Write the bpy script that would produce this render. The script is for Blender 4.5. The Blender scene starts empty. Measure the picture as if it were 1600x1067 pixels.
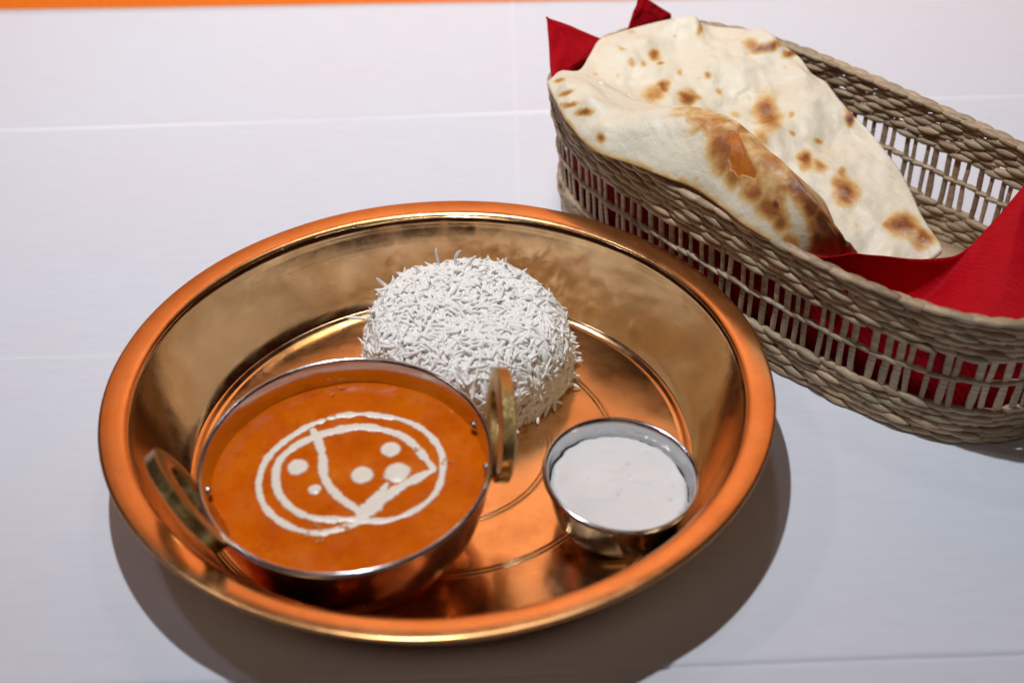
import bpy, bmesh, math, random
import numpy as np
from mathutils import Vector, Matrix, noise

random.seed(7); np.random.seed(7)
scene = bpy.context.scene
COL = scene.collection

# ------------------------------------------------------------------ camera
EL, ROLL, DIST, TX, TY, FPX = 0.6650461, -0.0255108, 0.7110249, 0.0336304, 0.0284457, 2400.0
H = 0.043                                   # height of the plate's rim above the cloth
FW = Vector((0, math.cos(EL), -math.sin(EL)))
CAM = Vector((TX, TY, H)) - DIST * FW
_r = Vector((1, 0, 0)); _u = _r.cross(FW)
RT = math.cos(ROLL) * _r + math.sin(ROLL) * _u
UP = -math.sin(ROLL) * _r + math.cos(ROLL) * _u
cd = bpy.data.cameras.new('camera'); cam = bpy.data.objects.new('camera', cd); COL.objects.link(cam)
M = Matrix((RT, UP, -FW)).transposed().to_4x4(); M.translation = CAM
cam.matrix_world = M
cd.sensor_width = 36.0; cd.lens = FPX / 1600 * 36.0
cd.clip_start = 0.01; cd.clip_end = 50
cd.dof.use_dof = True; cd.dof.focus_distance = 0.755; cd.dof.aperture_fstop = 6.3
scene.camera = cam

def at(px, py, z):
    d = FW + (px - 800) / FPX * RT - (py - 533.5) / FPX * UP
    return CAM + d * ((z - CAM.z) / d.z)
def proj(P):
    d = Vector(P) - CAM; w = d.dot(FW)
    return 800 + FPX * d.dot(RT) / w, 533.5 - FPX * d.dot(UP) / w

# ------------------------------------------------------------------ light
w = bpy.data.worlds.new('World'); scene.world = w; w.use_nodes = True
w.node_tree.nodes['Background'].inputs[0].default_value = (0.90, 0.26, 0.18, 1)
w.node_tree.nodes['Background'].inputs[1].default_value = 0.02

def area(name, loc, target, size, power, col, shape='DISK', sy=None):
    l = bpy.data.lights.new(name, 'AREA'); l.shape = shape; l.size = size
    if sy: l.size_y = sy
    l.energy = power; l.color = col
    o = bpy.data.objects.new(name, l); COL.objects.link(o); o.location = loc
    o.rotation_euler = (Vector(target) - Vector(loc)).to_track_quat('-Z', 'Y').to_euler()
    return o
def spot(name, loc, target, radius, power, col, cone, blend):
    l = bpy.data.lights.new(name, 'SPOT'); l.energy = power; l.color = col; l.shadow_soft_size = radius
    l.spot_size = math.radians(cone); l.spot_blend = blend
    o = bpy.data.objects.new(name, l); COL.objects.link(o); o.location = loc
    o.rotation_euler = (Vector(target) - Vector(loc)).to_track_quat('-Z', 'Y').to_euler()
    return o
spot('key_lamp', (-0.10, 0.08, 1.10), (0.05, 0.36, 0), 0.014, 33.0, (0.91, 0.955, 1.0), 92, 1.0)
spot('reflector_wash', (0.0, 0.25, 1.65), (0.05, 0.95, 0.75), 0.10, 66.0, (1.0, 0.93, 0.86), 95, 1.0)  # added spot that lights the unseen apricot panel, so the metal reflects brighter
area('back_fill', (0.10, 0.56, 1.30), (0.05, 0.35, 0), 0.10, 0.7, (0.95, 0.94, 1.0))  # weak fill added from behind to lift the far cloth
area('side_lamp', (-0.62, 0.25, 1.15), (0, 0, 0), 0.08, 0.9, (0.85, 0.85, 1.0))
area('front_reflection_panel', (0.0, -1.12, 1.52), (0, 0, 0), 1.5, 1.6, (1.0, 0.90, 0.76), 'RECTANGLE', 0.36)  # added glowing panel above the camera, for the gold reflection and slight fill
vs = scene.view_settings
vs.view_transform = 'Standard'; vs.look = 'None'; vs.exposure = 0; vs.gamma = 1
scene.render.engine = 'CYCLES'
scene.cycles.max_bounces = 12; scene.cycles.diffuse_bounces = 6; scene.cycles.glossy_bounces = 6

# ------------------------------------------------------------------ helpers
def new_mesh(name, verts, faces, mat, parent=None, smooth=True):
    me = bpy.data.meshes.new(name)
    me.from_pydata([tuple(v) for v in verts], [], faces)
    if smooth: me.polygons.foreach_set('use_smooth', [True] * len(me.polygons))
    me.materials.append(mat); me.update()
    return link(name, me, parent)
def link(name, me, parent=None):
    o = bpy.data.objects.new(name, me); COL.objects.link(o)
    if parent: o.parent = parent
    return o
def empty(name, loc=(0, 0, 0)):
    o = bpy.data.objects.new(name, None); COL.objects.link(o); o.location = loc; o.empty_display_size = 0.01
    return o
def tag(o, label, cat, group=None):
    o['label'] = label; o['category'] = cat
    if group: o['group'] = group
def lathe(prof, seg=192, close=False):
    """prof: (r,z) list -> verts, faces around z"""
    V = []; F = []; n = len(prof)
    for (r, z) in prof:
        for k in range(seg):
            a = 2 * math.pi * k / seg
            V.append((r * math.cos(a), r * math.sin(a), z))
    m = n if close else n - 1
    for i in range(m):
        for k in range(seg):
            k2 = (k + 1) % seg; j = (i + 1) % n
            F.append((i * seg + k, i * seg + k2, j * seg + k2, j * seg + k))
    return V, F
def grid_faces(nu, nv, wrap_u=False):
    F = []
    for i in range(nu if wrap_u else nu - 1):
        for j in range(nv - 1):
            a = i * nv + j; b = ((i + 1) % nu) * nv + j
            F.append((a, b, b + 1, a + 1))
    return F
def sm(pts, n):
    """Catmull-Rom through pts, n samples"""
    P = [np.array(p, float) for p in pts]; P = [2 * P[0] - P[1]] + P + [2 * P[-1] - P[-2]]
    out = []; m = len(P) - 3
    for k in range(n):
        t = k / (n - 1) * m; i = min(int(t), m - 1); t -= i
        a, b, c, d = P[i:i + 4]
        out.append(0.5 * (2 * b + (c - a) * t + (2 * a - 5 * b + 4 * c - d) * t * t + (3 * b - a - 3 * c + d) * t ** 3))
    return out
def nz(x, y, z=0.0): return noise.noise(Vector((x, y, z)))
def sstep(a, b, x):
    t = min(1, max(0, (x - a) / (b - a))); return t * t * (3 - 2 * t)

# ------------------------------------------------------------------ materials
def material(name):
    m = bpy.data.materials.new(name); m.use_nodes = True
    nt = m.node_tree; b = nt.nodes['Principled BSDF']
    return m, nt, b
def N(nt, t, **kw):
    n = nt.nodes.new(t)
    for k, v in kw.items(): setattr(n, k, v)
    return n
def setin(n, **kw):
    for k, v in kw.items(): n.inputs[k.replace('_', ' ')].default_value = v
def mapping(nt, scale=(1, 1, 1), coord='Object', rot=(0, 0, 0)):
    tc = N(nt, 'ShaderNodeTexCoord'); mp = N(nt, 'ShaderNodeMapping')
    mp.inputs['Scale'].default_value = scale; mp.inputs['Rotation'].default_value = rot
    nt.links.new(tc.outputs[coord], mp.inputs['Vector']); return mp.outputs[0]
def tnoise(nt, vec, scale, detail=4, rough=0.55):
    n = N(nt, 'ShaderNodeTexNoise'); setin(n, Scale=scale, Detail=detail, Roughness=rough)
    nt.links.new(vec, n.inputs['Vector']); return n.outputs['Fac']
def ramp(nt, fac, stops):
    r = N(nt, 'ShaderNodeValToRGB'); e = r.color_ramp.elements
    while len(e) < len(stops): e.new(0.5)
    for k, (p, c) in enumerate(stops): e[k].position = p; e[k].color = (*c, 1) if len(c) == 3 else c
    nt.links.new(fac, r.inputs['Fac']); return r.outputs['Color']
def bump(nt, b, h, strength, dist, prev=None):
    n = N(nt, 'ShaderNodeBump'); setin(n, Strength=strength, Distance=dist)
    nt.links.new(h, n.inputs['Height'])
    if prev is not None: nt.links.new(prev, n.inputs['Normal'])
    nt.links.new(n.outputs[0], b.inputs['Normal']); return n.outputs[0]
def math_node(nt, op, a, bv):
    n = N(nt, 'ShaderNodeMath', operation=op)
    for i, v in enumerate((a, bv)):
        if isinstance(v, (int, float)): n.inputs[i].default_value = v
        else: nt.links.new(v, n.inputs[i])
    return n.outputs[0]
def mix(nt, fac, a, bv, blend='MIX'):
    n = N(nt, 'ShaderNodeMix', data_type='RGBA', blend_type=blend)
    for s, v in (('Factor', fac), ('A', a), ('B', bv)):
        sock = [i for i in n.inputs if i.name == s and (i.type == ('VALUE' if s == 'Factor' else 'RGBA'))][0]
        if isinstance(v, (int, float)): sock.default_value = v
        elif isinstance(v, tuple): sock.default_value = (*v, 1)
        else: nt.links.new(v, sock)
    return [o for o in n.outputs if o.type == 'RGBA'][0]
def attr(nt, name):
    n = N(nt, 'ShaderNodeAttribute'); n.attribute_name = name; return n.outputs['Fac']

# turned, hand-polished bronze of the plate
def mat_bronze(name, r0, r1, ring, c0=(0.82, 0.55, 0.29), c1=(0.90, 0.65, 0.38), mott=0.06):
    m, nt, b = material(name)
    v = mapping(nt)
    ln = N(nt, 'ShaderNodeVectorMath', operation='LENGTH')
    fl = mapping(nt, (1, 1, 0)); nt.links.new(fl, ln.inputs[0])
    rings = N(nt, 'ShaderNodeTexNoise', noise_dimensions='1D'); setin(rings, Scale=1500.0, Detail=3.0)
    nt.links.new(ln.outputs['Value'], rings.inputs['W'])
    st = tnoise(nt, v, 30, 5, 0.6)
    c = ramp(nt, st, [(0.3, c0), (0.7, c1)])
    pat = tnoise(nt, v, 16, 6, 0.65)
    c = mix(nt, 1.0, c, ramp(nt, pat, [(0.32, (0.80, 0.75, 0.70)), (0.60, (1, 1, 1))]), 'MULTIPLY')
    nt.links.new(c, b.inputs['Base Color'])
    setin(b, Metallic=1.0)
    rr = ramp(nt, tnoise(nt, v, 70, 6, 0.7), [(0.35, (r0,) * 3), (0.75, (r1,) * 3)])
    nt.links.new(rr, b.inputs['Roughness'])
    p = bump(nt, b, rings.outputs['Fac'], ring, 0.0004)
    bump(nt, b, tnoise(nt, v, 45, 3), mott, 0.002, p)
    return m
def mat_metal(name, col, r0, r1, bs=0.1, scale=60):
    m, nt, b = material(name); v = mapping(nt)
    setin(b, Metallic=1.0); b.inputs['Base Color'].default_value = (*col, 1)
    rr = ramp(nt, tnoise(nt, v, scale, 5, 0.6), [(0.3, (r0,) * 3), (0.75, (r1,) * 3)])
    nt.links.new(rr, b.inputs['Roughness'])
    bump(nt, b, tnoise(nt, v, scale, 3), bs, 0.001)
    return m
BRONZE_WALL = mat_bronze('polished_bronze_wall', 0.09, 0.20, 0.035)
BRONZE_FLOOR = mat_bronze('brushed_bronze_floor', 0.13, 0.27, 0.05, (0.76, 0.47, 0.23), (0.86, 0.57, 0.30))
BRONZE_RIM = mat_bronze('worn_bronze_rim', 0.20, 0.30, 0.02, (0.88, 0.44, 0.17), (0.92, 0.50, 0.22), 0.02)
STEEL = mat_metal('stainless_steel', (0.62, 0.60, 0.62), 0.10, 0.22, 0.12, 80)
STEEL_DIMPLED = mat_metal('dimpled_steel', (0.58, 0.57, 0.58), 0.10, 0.20, 0.55, 130)
COPPER = mat_metal('copper', (0.80, 0.36, 0.20), 0.14, 0.30, 0.15, 90)
BRASS = mat_metal('cast_brass', (0.54, 0.38, 0.15), 0.26, 0.46, 0.45, 200)

def mat_cloth():
    m, nt, b = material('paper_tablecloth')
    v = mapping(nt, (40, 260, 40)); f = tnoise(nt, v, 1.0, 5, 0.6)
    v2 = mapping(nt, (6, 6, 6)); f2 = tnoise(nt, v2, 1.0, 3)
    c1 = ramp(nt, f, [(0.25, (0.755, 0.77, 0.835)), (0.75, (0.80, 0.815, 0.875))])
    c2 = ramp(nt, f2, [(0.35, (0.985, 0.965, 0.98)), (0.65, (0.955, 0.985, 1.0))])
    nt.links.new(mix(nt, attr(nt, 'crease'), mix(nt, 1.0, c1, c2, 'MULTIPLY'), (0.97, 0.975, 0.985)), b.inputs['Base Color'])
    setin(b, Roughness=0.75); b.inputs['Specular IOR Level'].default_value = 0.25
    f3 = tnoise(nt, mapping(nt, (300, 900, 300)), 1.0, 4, 0.7)
    p = bump(nt, b, f, 0.10, 0.0005)
    bump(nt, b, f3, 0.22, 0.0003, p)
    return m
def mat_orange():
    m, nt, b = material('orange_leatherette'); v = mapping(nt)
    vo = N(nt, 'ShaderNodeTexVoronoi'); setin(vo, Scale=420.0); nt.links.new(v, vo.inputs['Vector'])
    c = ramp(nt, vo.outputs['Distance'], [(0.0, (0.92, 0.24, 0.010)), (0.8, (0.80, 0.16, 0.004))])
    nt.links.new(c, b.inputs['Base Color']); setin(b, Roughness=0.5)
    bump(nt, b, vo.outputs['Distance'], 0.5, 0.0008)
    return m
def mat_apricot():  # surface of the added reflector, tinted for the rim's warm reflection
    m, nt, b = material('apricot_reflector'); v = mapping(nt)
    c = ramp(nt, tnoise(nt, v, 6, 3), [(0.3, (0.86, 0.35, 0.13)), (0.7, (0.92, 0.41, 0.17))])
    nt.links.new(c, b.inputs['Base Color']); setin(b, Roughness=0.6)
    return m
CLOTH = mat_cloth(); ORANGE = mat_orange(); APRICOT = mat_apricot()

# ------------------------------------------------------------------ setting
def slab(name, x0, x1, y0, y1, z0, z1, mat):
    bm = bmesh.new(); bmesh.ops.create_cube(bm, size=1)
    for q in bm.verts: q.co = ((x0 + x1) / 2 + q.co.x * (x1 - x0), (y0 + y1) / 2 + q.co.y * (y1 - y0), (z0 + z1) / 2 + q.co.z * (z1 - z0))
    bmesh.ops.bevel(bm, geom=bm.edges[:], offset=0.004, segments=2, affect='EDGES')
    me = bpy.data.meshes.new(name); bm.to_mesh(me); bm.free(); me.materials.append(mat)
    o = link(name, me); o['kind'] = 'structure'; return o
slab('table', -1.1, 1.2, -0.62, 0.62, -0.03, -0.0015, ORANGE)
slab('warm_reflector', -0.75, 0.90, 0.92, 1.00, -0.35, 1.15, APRICOT)  # second slab: unseen panel added for warm reflections in the metal

def build_cloth():
    sl = 0.0125                                    # the folds run a little askew to the camera
    folds = [0.3117, 0.0805, -0.1325, -0.345]; vf = 0.040
    def lines(a, b, step, centres, fine=0.0006, half=0.006):
        s = set(np.arange(a, b + 1e-9, step).round(5))
        for c in centres: s |= set((c + np.arange(-half, half + 1e-9, fine)).round(5))
        return sorted(s)
    ys = lines(-0.60, 0.476, 0.008, folds); xs = lines(-1.0, 1.1, 0.010, [vf])
    V = []; CR = []
    for x in xs:
        for y in ys:
            z = 0.0; cr = 0.0
            for k, f in enumerate(folds):
                d = y - f - 0.0008 * nz(x * 9, k * 7.3) - 0.0025 * nz(x * 2.0, 5 + k)
                amp = (0.0016, 0.0010, 0.0, 0.0006)[k] * (0.75 + 0.5 * nz(x * 5, 20 + k))
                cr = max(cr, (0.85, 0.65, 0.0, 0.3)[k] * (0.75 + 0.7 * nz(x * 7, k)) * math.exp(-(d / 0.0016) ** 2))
                z += amp * math.exp(-abs(d) / (0.0030 if d > 0 else 0.0016)) + 0.0006 * (0.5 + nz(x * 3, k)) * math.exp(-(d / 0.03) ** 2)
            d = x - vf - 0.001 * nz(y * 8, 3.3)
            z += 0.0004 * math.exp(-abs(d) / 0.0015) * sstep(0.02, 0.3, y) - 0.0002 * math.exp(-(d / 0.02) ** 2)
            gd = y + 0.1325 - 0.0006 * nz(x * 9, 31); z += 0.0016 * math.exp(-(gd / 0.012) ** 2) - 0.0022 * math.exp(-abs(gd) / 0.0008)
            z += 0.0005 * nz(x * 4, y * 6, 1) + 0.00018 * nz(x * 16, y * 22, 4)
            z = max(z, -0.0010) + 0.0008
            # flatten where heavy things stand so that they stay in contact
            rp = math.hypot(x, y); z *= sstep(0.12, 0.16, rp)
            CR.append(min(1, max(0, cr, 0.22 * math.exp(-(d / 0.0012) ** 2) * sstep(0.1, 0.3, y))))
            V.append((x, y + sl * x * (1.0 if y < 0.44 else 1.0 - 2.9 * (y - 0.44) / 0.036), z))
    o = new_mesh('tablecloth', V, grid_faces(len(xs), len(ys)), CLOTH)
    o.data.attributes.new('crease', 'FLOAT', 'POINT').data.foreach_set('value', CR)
    s = o.modifiers.new('thickness', 'SOLIDIFY'); s.thickness = 0.0005; s.offset = -1
    tag(o, 'white paper tablecloth with pressed fold creases spread over the orange table', 'tablecloth')
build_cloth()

# ------------------------------------------------------------------ plate
def build_plate():
    root = empty('serving_plate')
    tag(root, 'large round polished bronze plate with raised side and flat rim', 'plate')
    z0 = 0.0032
    prof = [(0.0004, z0)]
    grooves = [0.0485, 0.0505, 0.0795, 0.0815]
    rs = set(np.linspace(0.004, 0.110, 54).round(5))
    for g in grooves: rs |= {round(g + d, 5) for d in (-0.0006, -0.0003, 0, 0.0003, 0.0006)}
    for r in sorted(rs):
        z = z0
        for g in grooves: z -= 0.00022 * max(0, 1 - abs(r - g) / 0.0005)
        prof.append((r, z))
    prof += [(0.1115, z0), (0.1125, z0 + 0.0003), (0.1133, z0 + 0.0011), (0.1140, z0 + 0.0013)]
    V, F = lathe(prof, 224)
    bot, _ = [], 0
    new_mesh('floor', V, F, BRONZE_FLOOR, root)
    wall = [(0.1140, z0 + 0.0013), (0.1148, z0 + 0.0006), (0.1160, z0 + 0.0014), (0.1190, 0.0078), (0.1222, 0.0122), (0.1250, 0.0165), (0.1277, 0.0212),
            (0.1302, 0.0260), (0.1325, 0.0308), (0.1345, 0.0353), (0.1355, 0.0378), (0.1363, 0.0398), (0.1374, 0.0413)]
    under = [(0.1374 + 0.0008, 0.0400), (0.1352, 0.0355), (0.1328, 0.0290), (0.1300, 0.0220), (0.1268, 0.0150), (0.1230, 0.0080), (0.1190, 0.0030), (0.1160, 0.0015), (0.1120, 0.0012), (0.06, 0.0012), (0.001, 0.0012)]
    pw = [tuple(p) for p in sm(wall, 60)] + under
    V, F = lathe(pw, 224)
    V = [(x + 0.0002 * nz(x * 30, y * 30, z * 30), y + 0.0002 * nz(x * 30 + 9, y * 30, z * 30), z) for x, y, z in V]
    new_mesh('side_wall', V, F, BRONZE_WALL, root)
    rim = [(0.1374, 0.0413), (0.1384, 0.0421), (0.1398, 0.0426), (0.1420, 0.0429), (0.1450, 0.0431), (0.1475, 0.0431), (0.1490, 0.0430), (0.1497, 0.0427), (0.1500, 0.0422), (0.1498, 0.0417), (0.1490, 0.0415), (0.1460, 0.0417), (0.1420, 0.0413), (0.1382, 0.0400)]
    V, F = lathe([tuple(p) for p in sm(rim, 92)], 224)
    V = [(x, y, z + 0.00035 * nz(x * 14, y * 14, 3)) for x, y, z in V]
    new_mesh('rim', V, F, BRONZE_RIM, root)
build_plate()

# ------------------------------------------------------------------ curry bowl
BC = Vector((-0.0360, -0.0622, 0.0553))              # centre of the bowl's rim
BN = Vector((-0.012, -0.0796, 1)).normalized()
BQ = BN.to_track_quat('Z', 'Y')
BM = Matrix.Translation(BC) @ Matrix.Rotation(0, 4, 'Z') @ BQ.to_matrix().to_4x4()
BM = Matrix.Translation(BC) @ Vector((0, 0, 1)).rotation_difference(BN).to_matrix().to_4x4()
RB = 0.0610
def build_bowl():
    root = empty('curry_bowl'); root.matrix_world = BM
    tag(root, 'copper bowl with steel rim and two brass loop handles on the bronze plate', 'bowl')
    out = [(RB - 0.0012, -0.0026), (0.0592, -0.008), (0.0580, -0.016), (0.0555, -0.026), (0.0510, -0.036), (0.0440, -0.0445), (0.0350, -0.0500), (0.0250, -0.0516), (0.0005, -0.0516)]
    V, F = lathe([tuple(p) for p in sm(out, 40)], 160)
    V = [(x * (1 + 0.006 * nz(x * 90, y * 90, z * 90)), y * (1 + 0.006 * nz(x * 90, y * 90, z * 90)), z) for x, y, z in V]
    new_mesh('outer_shell', V, F, COPPER, root)
    inn = [(RB - 0.0022, -0.0016), (0.0579, -0.006), (0.0570, -0.014), (0.0545, -0.025), (0.0500, -0.035), (0.0430, -0.0430), (0.0340, -0.0485), (0.0240, -0.0500), (0.0005, -0.0500)]
    V, F = lathe([tuple(p) for p in sm(inn, 40)], 160)
    new_mesh('inner_liner', V, F, STEEL, root)
    rim = [(RB - 0.0024, -0.0018), (RB - 0.0020, -0.0004), (RB - 0.0010, 0.0002), (RB - 0.0001, -0.0004), (RB + 0.0002, -0.0016), (RB - 0.0003, -0.0028), (RB - 0.0014, -0.0030)]
    V, F = lathe([tuple(p) for p in sm(rim, 20)], 192)
    new_mesh('rim', V, F, STEEL, root)
    # brass loops
    def loop_mesh():
        V = []; n = 56; sec = [(-1, -1), (-0.75, -1.25), (0.75, -1.25), (1, -1), (1, 1), (0.75, 1.25), (-0.75, 1.25), (-1, 1)]
        ro = (0.0275, 0.0205); ri = (0.0165, 0.0100)
        for k in range(n):
            a = 2 * math.pi * k / n; c, s = math.cos(a), math.sin(a)
            for (p, q) in sec:
                f = 0.5 + 0.5 * p * 0.98
                t = (ri[0] + (ro[0] - ri[0]) * f) * c; e = (ri[1] + (ro[1] - ri[1]) * f) * s
                if s < -0.3: e = max(e, -0.0185 - 0.0004 * p)
                V.append((q * 0.0025, t, e))
        m = len(sec); F = []
        for k in range(n):
            for j in range(m):
                a = k * m + j; b = k * m + (j + 1) % m; c = ((k + 1) % n) * m + (j + 1) % m; d = ((k + 1) % n) * m + j
                F.append((a, d, c, b))
        me = bpy.data.meshes.new('handle'); me.from_pydata(V, [], F); me.materials.append(BRASS)
        me.polygons.foreach_set('use_smooth', [True] * len(me.polygons)); me.update(); me.set_sharp_from_angle(angle=math.radians(50)); return me
    lm = loop_mesh()
    V, F = lathe([(0.0001, 0.0012), (0.0010, 0.0011), (0.0018, 0.0007), (0.0022, 0.0), (0.0022, -0.0016), (0.0001, -0.0016)], 16)
    rv = bpy.data.meshes.new('rivet'); rv.from_pydata(V, [], F); rv.materials.append(STEEL); rv.update()
    for az, tw, lean in ((12, -8, 10), (200, 10, 26)):
        h = link('handle', lm, root)
        a = math.radians(az); rad = Vector((math.cos(a), math.sin(a), 0))
        Rz = Matrix.Rotation(math.radians(az + tw), 4, 'Z') @ Matrix.Rotation(math.radians(lean), 4, 'Y')
        h.matrix_local = Matrix.Translation(rad * 0.0655 + Vector((0, 0, 0.0030))) @ Rz
        hw = Matrix.Translation(rad * 0.0655 + Vector((0, 0, 0.0030))) @ Rz
        for da in (-12, 13):
            b2 = math.radians(az + da)
            rvo = link('rivet', rv, h)
            pos = Vector((math.cos(b2) * 0.0573, math.sin(b2) * 0.0573, -0.0085))
            mt = Matrix.Translation(pos) @ Matrix.Rotation(b2, 4, 'Z') @ Matrix.Rotation(math.radians(-95), 4, 'Y')
            rvo.matrix_local = hw.inverted() @ mt
build_bowl()

# ------------------------------------------------------------------ curry with cream
def mat_curry():
    m, nt, b = material('tomato_curry'); v = mapping(nt, (1, 1, 1))
    f = tnoise(nt, v, 55, 6, 0.62); f2 = tnoise(nt, v, 260, 4, 0.6)
    c = ramp(nt, f, [(0.30, (0.60, 0.095, 0.001)), (0.52, (0.70, 0.130, 0.001)), (0.75, (0.74, 0.17, 0.004))])
    c = mix(nt, ramp(nt, f2, [(0.56, (0, 0, 0)), (0.74, (0.5,) * 3)]), c, (0.42, 0.05, 0.002))
    c = mix(nt, ramp(nt, tnoise(nt, v, 120, 5, 0.7), [(0.58, (0, 0, 0)), (0.72, (0.45,) * 3)]), c, (0.78, 0.24, 0.02))
    nt.links.new(c, b.inputs['Base Color'])
    nt.links.new(ramp(nt, tnoise(nt, v, 85, 4), [(0.35, (0.16,) * 3), (0.65, (0.40,) * 3)]), b.inputs['Roughness']); b.inputs['Specular IOR Level'].default_value = 0.09; b.inputs['Subsurface Weight'].default_value = 0.1
    b.inputs['Subsurface Radius'].default_value = (0.004, 0.0014, 0.0004); b.inputs['Subsurface Scale'].default_value = 1.0
    p = bump(nt, b, f, 0.22, 0.0025); bump(nt, b, f2, 0.2, 0.0005, p)
    return m
def mat_cream():
    m, nt, b = material('cream'); v = mapping(nt)
    e = attr(nt, 'edge')
    f = tnoise(nt, v, 300, 4)
    k = math_node(nt, 'ADD', e, math_node(nt, 'MULTIPLY', math_node(nt, 'SUBTRACT', f, 0.5), 0.5))
    c = ramp(nt, k, [(0.45, (0.93, 0.84, 0.72)), (0.80, (0.90, 0.60, 0.30)), (1.0, (0.74, 0.24, 0.02))])
    nt.links.new(c, b.inputs['Base Color']); setin(b, Roughness=0.3)
    nt.links.new(ramp(nt, k, [(0.40, (1, 1, 1)), (0.98, (0, 0, 0))]), b.inputs['Alpha'])
    return m
CURRY = mat_curry(); CREAM = mat_cream()
def mat_bubble():
    m, nt, b = material('oil_bubble')
    b.inputs['Base Color'].default_value = (0.80, 0.33, 0.08, 1); setin(b, Roughness=0.08)
    b.inputs['Specular IOR Level'].default_value = 1.0
    return m
BUBBLE = mat_bubble()
ZC = -0.0130                                             # curry level under the bowl's rim
BMI = BM.inverted()
def curry_z(x, y):
    r = math.hypot(x, y)
    return ZC + 0.0007 * nz(x * 38, y * 38, 2) + 0.00035 * nz(x * 90, y * 90, 5) + 0.0010 * sstep(0.050, 0.0572, r)
def on_curry(px, py):
    P0 = BMI @ CAM; d = BMI.to_3x3() @ (FW + (px - 800) / FPX * RT - (py - 533.5) / FPX * UP)
    P = P0 + d * ((ZC - P0.z) / d.z); return P.x, P.y
def build_curry():
    root = empty('curry'); root.matrix_world = BM
    tag(root, 'smooth orange tomato curry decorated with cream swirls inside the copper bowl', 'curry')
    V = [(0, 0, curry_z(0, 0))]; seg = 160; nr = 56; F = []
    for i in range(1, nr + 1):
        r = 0.0576 * (i / nr) ** 0.85
        for k in range(seg):
            a = 2 * math.pi * k / seg; x, y = r * math.cos(a), r * math.sin(a); V.append((x, y, curry_z(x, y)))
    for k in range(seg): F.append((0, 1 + k, 1 + (k + 1) % seg))
    for i in range(nr - 1):
        for k in range(seg):
            a = 1 + i * seg + k; b = 1 + i * seg + (k + 1) % seg; F.append((a, a + seg, b + seg, b))
    new_mesh('sauce', V, F, CURRY, root)
    zs = lambda p: (300 + p[0] / 2.667, 540 + p[1] / 2.667)
    def add_edge(o, e):
        at_ = o.data.attributes.new('edge', 'FLOAT', 'POINT'); at_.data.foreach_set('value', e)
    def stroke(name, pts, w0, w1=None, seed=0):
        w1 = w1 or w0
        P = sm([on_curry(*zs(p)) for p in pts], 18 * len(pts)); n = len(P); V = []; E = []; m = 9
        for i, p in enumerate(P):
            t = P[min(i + 1, n - 1)] - P[max(i - 1, 0)]; t /= np.linalg.norm(t) + 1e-9; q = np.array((-t[1], t[0]))
            s = i / (n - 1); wd = (w0 + (w1 - w0) * s) * (1 + 0.45 * nz(p[0] * 160, p[1] * 160, seed) + 0.25 * nz(p[0] * 600, p[1] * 600, seed))
            wd *= 1.22
            endc = min(1, i / 6, (n - 1 - i) / 6); wd *= math.sqrt(max(0.02, endc * (2 - endc)))
            off = 0.0004 * nz(s * 14, seed)
            for j in range(m):
                u = -1 + 2 * j / (m - 1); xy = p + q * (u * wd + off)
                h = 0.0004 * (1 - u * u) + 0.00006
                V.append((xy[0], xy[1], curry_z(*xy) + h)); E.append(abs(u) ** 1.8)
        o = new_mesh(name, V, grid_faces(n, m), CREAM, root); add_edge(o, E)
    def dot(px, py, r):
        cx, cy = on_curry(*zs((px, py))); V = [(cx, cy, curry_z(cx, cy) + 0.0008)]; E = [0]; seg = 28; nr = 7; F = []
        for i in range(1, nr + 1):
            for k in range(seg):
                a = 2 * math.pi * k / seg; rr = r * (1 + 0.10 * nz(math.cos(a) * 1.3 + cx * 500, math.sin(a) * 1.3)) * i / nr
                x, y = cx + rr * math.cos(a), cy + rr * math.sin(a)
                V.append((x, y, curry_z(x, y) + 0.0006 * (1 - (i / nr) ** 2) + 0.00006)); E.append((i / nr) ** 3)
        for k in range(seg): F.append((0, 1 + k, 1 + (k + 1) % seg))
        for i in range(nr - 1):
            for k in range(seg):
                a = 1 + i * seg + k; b = 1 + i * seg + (k + 1) % seg; F.append((a, a + seg, b + seg, b))
        o = new_mesh('cream_dot', V, F, CREAM, root); add_edge(o, E)
    stroke('cream_ring', [(560, 310), (640, 293), (760, 290), (860, 303), (950, 345), (1020, 410), (1045, 480), (1038, 560), (1000, 630), (920, 690), (820, 725), (720, 730), (640, 755), (540, 780), (450, 770), (370, 735), (310, 680), (280, 610), (285, 540), (320, 460), (400, 390), (490, 335), (560, 312)], 0.0015, seed=1)
    stroke('cream_ring', [(1010, 520), (970, 470), (930, 420), (860, 370), (780, 347), (680, 340), (580, 360), (500, 385), (430, 420), (370, 470), (350, 540), (360, 610), (400, 665), (460, 705), (540, 725), (620, 725), (740, 720)], 0.0021, 0.0017, seed=2)
    stroke('cream_line', [(500, 345), (530, 410), (545, 480), (552, 550), (590, 610), (650, 660), (730, 710)], 0.0020, seed=3)
    stroke('cream_line', [(1020, 515), (920, 560), (840, 605), (780, 650), (700, 715)], 0.0018, 0.0036, seed=4)
    stroke('cream_line', [(815, 570), (790, 610), (740, 660), (690, 720)], 0.0009, 0.0030, seed=5)
    for d in ((440, 505, 0.0052), (512, 600, 0.0032), (708, 538, 0.0056), (855, 530, 0.0064), (828, 432, 0.0050)): dot(d[0], d[1], d[2] * 1.0)
    bm = bmesh.new()
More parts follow.
